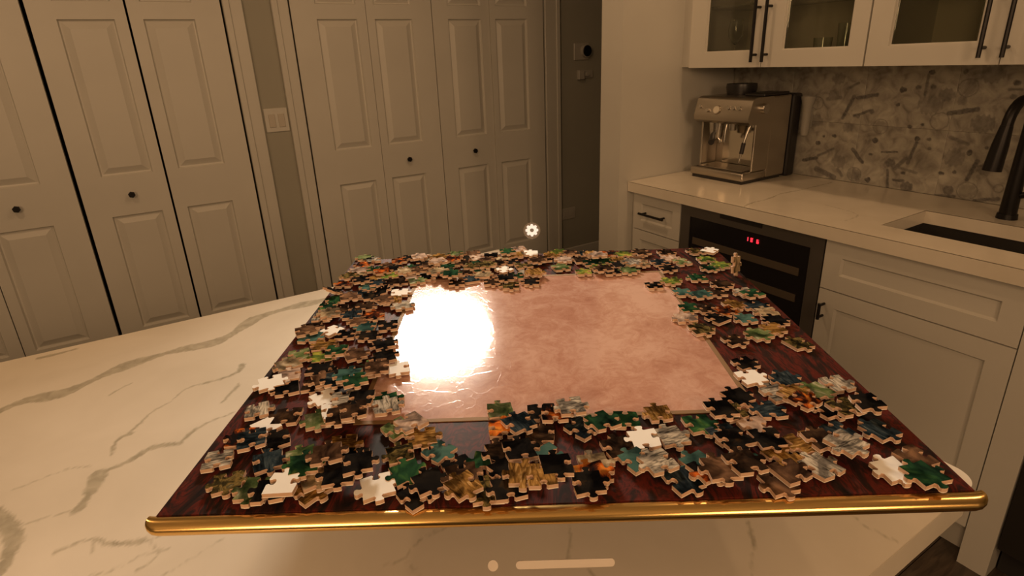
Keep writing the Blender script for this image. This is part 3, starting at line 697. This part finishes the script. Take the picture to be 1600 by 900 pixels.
face_cyl('gauge_face', 1.645, .38, .016, .0075, mat('gauge_white', (.6, .55, .45), .4), 24)
for yb in (1.590, 1.565, 1.538): face_cyl('button', yb, .55, .0085, .006, STEEL)
face_cyl('button', 1.735, .55, .0085, .006, STEEL)
face_cyl('selector_knob', 1.690, .32, .008, .010, STEEL)
# group head, portafilter
bm = BM(); cyl(bm, (2.055, 1.675, hz - .03), (2.055, 1.675, hz + .002), .033, .036, 24); obj('group_head', bm, STEEL, em, smooth=True)
pf = BM(); cyl(pf, (2.055, 1.675, hz - .062), (2.055, 1.675, hz - .030), .029, .034, 24)
pfo = obj('portafilter', pf, STEEL, em, smooth=True)
bm = BM(); tube(bm, [(2.028, 1.672, hz - .045), (2.0, 1.655, hz - .052), (1.965, 1.625, hz - .060), (1.935, 1.605, hz - .068)], [.008, .010, .0125, .012]); obj('portafilter_handle', bm, BLACKP, pfo, smooth=True)
bm = BM(); tube(bm, [(2.055, 1.675, hz - .060), (2.050, 1.685, hz - .075), (2.048, 1.690, hz - .085)], .006); tube(bm, [(2.055, 1.675, hz - .060), (2.060, 1.663, hz - .075), (2.062, 1.660, hz - .085)], .006); obj('spout', bm, STEEL, pfo)
# grinder cradle and hot water tap, steam wand
bm = BM(); cyl(bm, (2.05, 1.595, hz - .028), (2.05, 1.595, hz + .002), .016, .018, 16); obj('water_outlet', bm, STEEL, em, smooth=True)
bm = BM(); tube(bm, [(2.035, 1.612, hz + .0), (2.028, 1.612, hz - .03), (2.026, 1.612, hz - .075)], .0045); obj('hot_water_tap', bm, STEEL, em, smooth=True)
bm = BM(); tube(bm, [(2.045, 1.505, hz + .002), (2.030, 1.507, hz - .03), (2.018, 1.512, hz - .08), (2.012, 1.520, hz - .150)], [.007, .005, .005, .004]); sw = obj('steam_wand', bm, STEEL, em, smooth=True)
bm = BM(); tube(bm, [(2.021, 1.5115, hz - .07), (2.0155, 1.515, hz - .115)], .0085); obj('wand_sleeve', bm, BLACKP, sw, smooth=True)
bm = BM(); cyl(bm, (2.085, my0 + .001, hz + .062), (2.085, my0 - .016, hz + .062), .021, .019, 24); obj('steam_dial', bm, STEEL, em, smooth=True)
bm = BM(); cyl(bm, (2.04, my1 - .001, hz + .055), (2.04, my1 + .02, hz + .06), .006, n=10); obj('side_lever', bm, BLACK, em)
# black hopper and lid on top
bm = BM(); lathe(bm, (2.17, 1.66, mz + .345), [(.001, 0), (.058, 0), (.064, .03), (.062, .045), (.001, .048)], 24); obj('bean_hopper', bm, BLACKP, em, smooth=True)
bx('cup_tray', BLACKP, em, 2.10, 1.495, mz + .345, 2.265, 1.59, mz + .357, bev=.003)
# milk jug
# dark container and bottle behind
bx_ = BM(); box(bx_, 2.279, 1.478, .9145, 2.335, 1.56, 1.262, bev=.01, seg=2)
tag(obj('water_tank', bx_, BLACKP), 'black upright container right behind the espresso machine', 'container')
bm = BM(); lathe(bm, (2.332, 1.452, 1.088), [(.001, 0), (.014, 0), (.017, .03), (.020, .12), (.026, .145), (.030, .160), (.027, .160), (.017, .12), (.001, .118)], 18)
FROST = mat('frosted_plastic', (.62, .60, .55), .3, 0, .5, Transmission_Weight=.55)
wd_ = thing('wall_dispenser', 'pale translucent flared dispenser on the backsplash right of the espresso machine', 'dispenser', (2.335, 1.452, 1.088))
obj('cup', bm, FROST, wd_, smooth=True)
bx('bracket', FROST, wd_, 2.348, 1.440, 1.12, 2.3598, 1.464, 1.20)
# faucet
fx, fy = 2.195, .665
fc = thing('faucet', 'matte black pull-down kitchen faucet behind the sink', 'faucet', (fx, fy, .9145))
bm = BM(); cyl(bm, (fx, fy, .9145), (fx, fy, .930), .028, .026, 24); obj('base', bm, BLACK, fc, smooth=True)
bm = BM()
pts = [(fx, fy, .928), (fx, fy, 1.20)] + [(fx - .055 + .055 * math.cos(a_), fy + .010 * (1 - math.cos(a_)), 1.20 + .075 * math.sin(a_)) for a_ in [PI * k / 12 for k in range(1, 13)]]
tube(bm, pts, [.023, .0165] + [.0145] * 12, 16); obj('spout', bm, BLACK, fc, smooth=True)
bm = BM(); tube(bm, [(fx - .11, fy + .020, 1.205), (fx - .114, fy + .023, 1.15), (fx - .119, fy + .027, 1.075)], [.0155, .021, .024], 16); obj('spray_head', bm, BLACK, fc, smooth=True)
bm = BM(); tube(bm, [(fx, fy - .02, .99), (fx, fy - .05, 1.0), (fx, fy - .09, 1.03)], [.010, .008, .006], 10); obj('lever', bm, BLACK, fc, smooth=True)

# ------------------------------------------------------------ puzzle board
BZ = 1.100
BC = Vector((.3785, .5653, 0)); ang = math.radians(-31.45)
BU = Vector((math.cos(ang), math.sin(ang), 0)); BV = Vector((-math.sin(ang), math.cos(ang), 0))
def bp(u, v, z): return BC + BU * u + BV * v + Vector((0, 0, z))
HW, HD = .333, .316
pb = thing('puzzle_board', 'dark rosewood puzzle board with brass front rail and pink centre mat', 'puzzle board', (BC.x, BC.y, BZ - .016))
def board_prism(name, pts, z0, z1, m, parent=pb, bev=0, **kw):
    bm = BM(); prism(bm, [bp(u, v, z0) for u, v in pts], (0, 0, z1 - z0))
    if bev:
        bmesh.ops.bevel(bm, geom=[e for e in bm.edges if abs(e.verts[0].co.z - z1) < 1e-6 and abs(e.verts[1].co.z - z1) < 1e-6], offset=bev, segments=2, affect='EDGES')
    return obj(name, bm, m, parent, **kw)
MU0, MU1, MV0, MV1 = MATRECT
board_prism('board_top', [(-HW, -HD + .004), (HW, -HD + .004), (HW, HD), (-HW, HD)], BZ - .011, BZ, ROSE, bev=.001)
# brass rail: half round nose along the front edge, rounded ends
bm = BM(); n = 18; rr = .006; rings = []
L = 2 * HW + .010
for s, th_ in [(-1, t_) for t_ in (8, 25, 45, 68, 90)] + [(1, t_) for t_ in (90, 68, 45, 25, 8)]:
    k = math.sin(math.radians(th_)); u = s * (L / 2 - .012 + .012 * math.cos(math.radians(th_)))
    ring = []
    for j in range(n):
        t_ = 2 * PI * j / n
        ring.append(bm.verts.new(bp(u, -HD + .004 + (.0085 * math.cos(t_) - .0045) * (.35 + .65 * k), BZ + .0003 - .0063 * (.15 + .85 * k) + .0063 * math.sin(t_) * (.15 + .85 * k))))
    rings.append(ring)
for A_, B_ in zip(rings, rings[1:]):
    for k in range(n):
        j = (k + 1) % n; bm.faces.new((A_[k], A_[j], B_[j], B_[k]))
bm.faces.new(rings[0][::-1]); bm.faces.new(rings[-1])
obj('brass_rail', bm, BRASS, pb, smooth=True)
ft = .0055
board_prism('mat_border', [(MU0 - ft, MV0 - ft), (MU1 + ft, MV0 - ft), (MU1 + ft, MV0), (MU0 - ft, MV0)], BZ, BZ + .0008, BRONZE)
board_prism('mat_border', [(MU0 - ft, MV1), (MU1 + ft, MV1), (MU1 + ft, MV1 + ft), (MU0 - ft, MV1 + ft)], BZ, BZ + .0008, BRONZE)
board_prism('mat_border', [(MU0 - ft, MV0), (MU0, MV0), (MU0, MV1), (MU0 - ft, MV1)], BZ, BZ + .0008, BRONZE)
board_prism('mat_border', [(MU1, MV0), (MU1 + ft, MV0), (MU1 + ft, MV1), (MU1, MV1)], BZ, BZ + .0008, BRONZE)
board_prism('play_mat', [(MU0, MV0), (MU1, MV0), (MU1, MV1), (MU0, MV1)], BZ, BZ + .0005, PINK, label='glossy salmon pink mat')

# ------------------------------------------------------------ puzzle pieces
SIDE = mat('piece_cardboard', (.56, .37, .25), .8)
SIDEW = mat('piece_cardboard_white_ply', (.85, .74, .63), .8)
def piece_mat(name, stops, scale=30, dist=1.5, stripes=False, detail=4, rough=.6):
    m = mat('print_' + name, stops[0][1], rough, 0, .0)
    tc = nd(m, 'ShaderNodeTexCoord'); oi = nd(m, 'ShaderNodeObjectInfo')
    sc_ = nd(m, 'ShaderNodeVectorMath', operation='SCALE'); sc_.inputs['Scale'].default_value = 37.0
    cx = nd(m, 'ShaderNodeCombineXYZ'); lk(m, oi.outputs['Random'], cx.inputs[0]); lk(m, oi.outputs['Random'], cx.inputs[1])
    lk(m, cx.outputs[0], sc_.inputs[0])
    ad = nd(m, 'ShaderNodeVectorMath', operation='ADD'); lk(m, tc.outputs['Object'], ad.inputs[0]); lk(m, sc_.outputs[0], ad.inputs[1])
    if stripes:
        n = noise(m, scale * 2.6, 5, 1.6, vec=ad.outputs[0], rough=.6, stretch=(1, .22, 1))
        st2 = [((p - .5) * .5 + .5, c_) for p, c_ in stops]; stops = st2
    else:
        n = noise(m, scale, detail, dist, vec=ad.outputs[0], rough=.55)
    r = ramp(m, stops, n.outputs['Fac'])
    if name == 'blank':
        lk(m, r.outputs[0], bsdf(m).inputs['Base Color']); return m
    n3 = noise(m, 42, 3, .8, vec=ad.outputs[0])
    r3 = ramp(m, [(.40, (.16, .16, .18)), (.56, (1, 1, 1))], n3.outputs['Fac'])
    mu = nd(m, 'ShaderNodeMix', data_type='RGBA', blend_type='MULTIPLY'); mu.inputs['Factor'].default_value = .85
    lk(m, r.outputs[0], mu.inputs['A']); lk(m, r3.outputs[0], mu.inputs['B'])
    lk(m, mu.outputs['Result'], bsdf(m).inputs['Base Color'])
    return m
KINDS = {
 'W': ('blank off-white', piece_mat('blank', [(.3, (.78, .77, .73)), (.7, (.81, .80, .77))], 20)),
 'K': ('near-black', piece_mat('black', [(.3, (.007, .007, .008)), (.62, (.016, .014, .012)), (.74, (.05, .028, .012))], 40)),
 'D': ('dark brown', piece_mat('dark_brown', [(.3, (.010, .008, .007)), (.5, (.030, .018, .012)), (.7, (.075, .042, .022))], 45)),
 'N': ('navy-streaked', piece_mat('navy', [(.2, (.009, .012, .014)), (.55, (.022, .034, .042)), (.78, (.05, .065, .07)), (.96, (.16, .18, .16))], 60, stripes=True)),
 'G': ('dark green', piece_mat('green', [(.3, (.008, .020, .014)), (.5, (.018, .060, .028)), (.62, (.04, .11, .035)), (.74, (.20, .27, .07))], 32)),
 'L': ('olive green', piece_mat('olive', [(.3, (.03, .055, .02)), (.48, (.10, .14, .05)), (.6, (.20, .22, .10)), (.72, (.52, .48, .36))], 38)),
 'Y': ('yellow-green', piece_mat('yellow_green', [(.3, (.03, .07, .02)), (.5, (.14, .20, .04)), (.62, (.42, .38, .06)), (.75, (.12, .16, .07))], 46)),
 'T': ('plain teal', piece_mat('teal', [(.3, (.035, .095, .085)), (.6, (.075, .15, .125)), (.8, (.20, .27, .18))], 16)),
 'O': ('orange-black', piece_mat('orange', [(.40, (.012, .010, .010)), (.50, (.09, .025, .012)), (.58, (.55, .12, .02)), (.66, (.68, .24, .04)), (.78, (.06, .03, .015))], 40)),
 'R': ('golden-brown', piece_mat('fur', [(.1, (.04, .022, .010)), (.4, (.17, .085, .022)), (.7, (.38, .21, .06)), (.95, (.62, .44, .22))], 75, stripes=True)),
 'M': ('mossy gold', piece_mat('moss', [(.35, (.012, .010, .008)), (.5, (.05, .04, .016)), (.6, (.20, .14, .045)), (.68, (.06, .055, .03)), (.8, (.40, .34, .17))], 95, detail=6)),
 'B': ('warm brown', piece_mat('brown', [(.3, (.035, .020, .014)), (.5, (.10, .055, .032)), (.7, (.22, .12, .065))], 28)),
 'S': ('grey-striped', piece_mat('stripe', [(.12, (.05, .045, .04)), (.34, (.18, .16, .13)), (.55, (.42, .37, .29)), (.9, (.66, .59, .48))], 80, stripes=True)),
 'P': ('pale pinkish', piece_mat('pink', [(.3, (.22, .15, .11)), (.5, (.42, .30, .23)), (.7, (.62, .50, .40))], 46)),
 'F': ('tan', piece_mat('tan', [(.3, (.12, .085, .05)), (.5, (.34, .25, .14)), (.7, (.58, .48, .34))], 50)),
}
def edge_curve(rnd, kind):
    """unit edge from (0,0) to (1,0); kind +1 tab, -1 socket, 0 straight"""
    if kind == 0: return [(0, 0)]
    m_ = .5 + rnd.uniform(-.07, .07); h = .22 + rnd.uniform(-.02, .03)
    base = [(0, 0), (.18, -.015), (m_ - .13, -.035), (m_ - .085, .02), (m_ - .10, .07), (m_ - .135, .13), (m_ - .125, .19), (m_ - .07, h - .01), (m_, h),
            (m_ + .07, h - .01), (m_ + .125, .19), (m_ + .135, .13), (m_ + .10, .07), (m_ + .085, .02), (m_ + .13, -.035), (.82, -.015)]
    return [(x, y_ * kind) for x, y_ in base]
TH = .0042
def piece_mesh(seed, kinds):
    rnd = random.Random(seed); S = .0250
    c = [Vector((x * S / 2 + rnd.uniform(-.0016, .0016), y_ * S * .5 + rnd.uniform(-.0016, .0016))) for x, y_ in ((-1, -1), (1, -1), (1, 1), (-1, 1))]
    out = []
    for i in range(4):
        a = c[i]; b = c[(i + 1) % 4]; d = b - a; nr = Vector((d.y, -d.x))
        for x, y_ in edge_curve(rnd, kinds[i]): out.append(a + d * x + nr * y_)
    bm = BM(); zs_ = (0, TH * .2, TH * .96, TH)
    rings = [[bm.verts.new((p.x, p.y, z)) for p in out] for z in zs_]
    n = len(out)
    for ri, (A_, B_) in enumerate(zip(rings, rings[1:])):
        for k in range(n):
            j = (k + 1) % n; f = bm.faces.new((A_[k], A_[j], B_[j], B_[k])); f.material_index = 2 if ri == 0 else 1
    f = bm.faces.new(rings[-1]); f.material_index = 0
    f = bm.faces.new(rings[0][::-1]); f.material_index = 2
    bmesh.ops.recalc_face_normals(bm, faces=bm.faces)
    me = bpy.data.meshes.new('puzzle_piece'); bm.to_mesh(me); bm.free()
    for mm in (KINDS['K'][1], SIDE, SIDEW): me.materials.append(mm)
    return me
KSETS = [(1, -1, 1, -1), (1, 1, -1, -1), (1, 1, 1, -1), (-1, -1, -1, 1), (1, -1, -1, 1), (-1, -1, -1, -1), (1, 1, 1, 1), (1, -1, 1, 1), (0, 1, -1, 1), (0, -1, 1, -1)]
MESHES = [piece_mesh(i * 7 + 1, KSETS[i % len(KSETS)] if i != 18 else (1, -1, 1, -1)) for i in range(18)]
ORD = ['first', 'second', 'third', 'fourth', 'fifth', 'sixth', 'seventh', 'eighth', 'ninth', 'tenth', 'eleventh', 'twelfth', 'thirteenth', 'fourteenth', 'fifteenth', 'sixteenth']
def region(u, v):
    if v < MV0 - .01:
        return ('front margin ' + ('near left corner' if u < -.16 else 'left of centre' if u < 0 else 'right of centre' if u < .17 else 'near right corner'), 'u')
    if v > MV1 + .002:
        return ('far margin ' + ('near left corner' if u < -.2 else 'left of centre' if u < -.03 else 'right of centre' if u < .13 else 'near right corner'), 'u')
    if u < MU0 + .01:
        return ('left margin, ' + ('near half' if v < .02 else 'far half'), 'v')
    if u > MU1 - .012:
        return ('right margin, ' + ('near half' if v < .06 else 'far half'), 'v')
    return ('on the pink mat', 'u')
placed = []; recs = []
rnd = random.Random(11)
for i, s in enumerate(PIECES.split(';')):
    u, v, k, r = s.split(','); u = int(u) / 1000; v = int(v) / 1000; r = int(r)
    lev = 0
    for (a, b, l) in placed:
        if math.hypot(a - u, b - v) < .0205: lev = max(lev, l + 1)
    lev = min(lev, 4)
    placed.append((u, v, lev))
    recs.append((u, v, k, r, lev))
order = {}
for i, (u, v, k, r, lev) in enumerate(recs):
    rg, ax = region(u, v); order.setdefault((k, rg, ax), []).append((u if ax == 'u' else v, i))
labels = {}
for (k, rg, ax), L_ in order.items():
    L_.sort(); d = KINDS[k][0]
    for j, (_, i) in enumerate(L_):
        base = f'{d} puzzle piece, '
        if len(L_) > 1: base += f'{ORD[j]} of such from ' + ('left, ' if ax == 'u' else 'front, ')
        base += rg
        labels[i] = base
GRP = 'loose puzzle pieces scattered on the board'
def put_piece(i, me, k, loc, rot, label):
    o = bpy.data.objects.new('puzzle_piece', me); C.objects.link(o)
    o.material_slots[0].link = 'OBJECT'; o.material_slots[0].material = KINDS[k][1]
    o.location = loc; o.rotation_euler = rot
    tag(o, label, 'puzzle piece', GRP)
for i, (u, v, k, r, lev) in enumerate(recs):
    me = MESHES[6] if False else MESHES[(i * 5 + 3) % 18]
    put_piece(i, me, k, bp(u, v, BZ + .0009 + lev * (TH + .0001) + .00009 * (i % 17)), (0, 0, ang + math.radians(r + rnd.uniform(-6, 6))), labels[i])
# pieces that lean or stand
put_piece(0, MESHES[2], 'F', LEAN[0], LEANR[0], 'pale puzzle piece standing upright at the right edge of the board')
put_piece(0, MESHES[4], 'K', LEAN[1], LEANR[1], 'thin puzzle piece tilted over the far left edge of the board')
put_piece(0, MESHES[1], 'K', LEAN[2], LEANR[2], 'tilted puzzle piece left of the white piece beside the mat corner')

# ------------------------------------------------------------ floating controls of the board: gear disc behind it, bar and dot in front
GREY = mat('smoked_glass_disc', (.26, .235, .21), .35)
ICON = mat('white_control', (.9, .87, .82), .5, Emission_Color=(1, .95, .88, 1), Emission_Strength=.55)
def facing(o_loc):
    # controls face the front of the board: normal tilted up toward a person standing there
    n_ = (-BV * .82 + Vector((0, 0, .57))).normalized(); x_ = BU.copy(); y_ = n_.cross(x_).normalized()
    return x_, y_, n_
G = Vector(GEARPOS); x_, y_, n_ = facing(G)
gb = thing('settings_button', 'round grey button with a white gear floating behind the board', 'button', G)
def plate(name, pts, d0, d1, m, parent, c):
    bm = BM(); prism(bm, [c + x_ * p + y_ * q + n_ * d0 for p, q in pts], n_ * (d1 - d0)); return obj(name, bm, m, parent)
R0 = GEARR
plate('button_disc', [(R0 * math.cos(2 * PI * k / 40), R0 * math.sin(2 * PI * k / 40)) for k in range(40)], -.002, 0, GREY, gb, G)
# gear outline with eight teeth; hole made as a ring of quads
bm = BM(); outer = []; N = 96
for k in range(N):
    a_ = 2 * PI * k / N; t_ = (k % 12) / 12.0
    tooth = 1 if (t_ < .25 or t_ > .75) else 0
    s_ = abs(((k + 6) % 12) - 6) / 6.0
    rad = R0 * (.76 if s_ < .40 else .72 if s_ < .52 else .60)
    outer.append((rad * math.cos(a_), rad * math.sin(a_)))
inner = [(R0 * .24 * math.cos(2 * PI * k / N), R0 * .24 * math.sin(2 * PI * k / N)) for k in range(N)]
def P3(p, d): return G + x_ * p[0] + y_ * p[1] + n_ * d
ot = [bm.verts.new(P3(p, .0016)) for p in outer]; it = [bm.verts.new(P3(p, .0016)) for p in inner]
ob = [bm.verts.new(P3(p, .0003)) for p in outer]; ib = [bm.verts.new(P3(p, .0003)) for p in inner]
for k in range(N):
    j = (k + 1) % N
    bm.faces.new((ot[k], ot[j], it[j], it[k])); bm.faces.new((ob[j], ob[k], ib[k], ib[j]))
    bm.faces.new((ot[j], ot[k], ob[k], ob[j])); bm.faces.new((it[k], it[j], ib[j], ib[k]))
obj('gear_icon', bm, ICON, gb)
BARM = mat('frosted_control', (.70, .62, .54), .45, Alpha=.72)
def pill(L_, r_, c, name, label, cat):
    bm = BM(); pts = []
    for s_, a0 in ((1, -90), (-1, 90)):
        for k in range(13):
            a_ = math.radians(a0 + 15 * k); pts.append((s_ * (L_ / 2 - r_) + r_ * math.cos(a_), r_ * math.sin(a_)))
    prism(bm, [c + x_ * p + y_ * q for p, q in pts], n_ * .002)
    tag(obj(name, bm, BARM), label, cat)
pill(BARL, BARR, Vector(BARPOS), 'grab_bar', 'long pale rounded bar floating in front of the brass rail', 'bar')
pill(DOTR * 2.001, DOTR, Vector(DOTPOS), 'round_dot', 'small pale disc floating left of the rounded bar', 'disc')
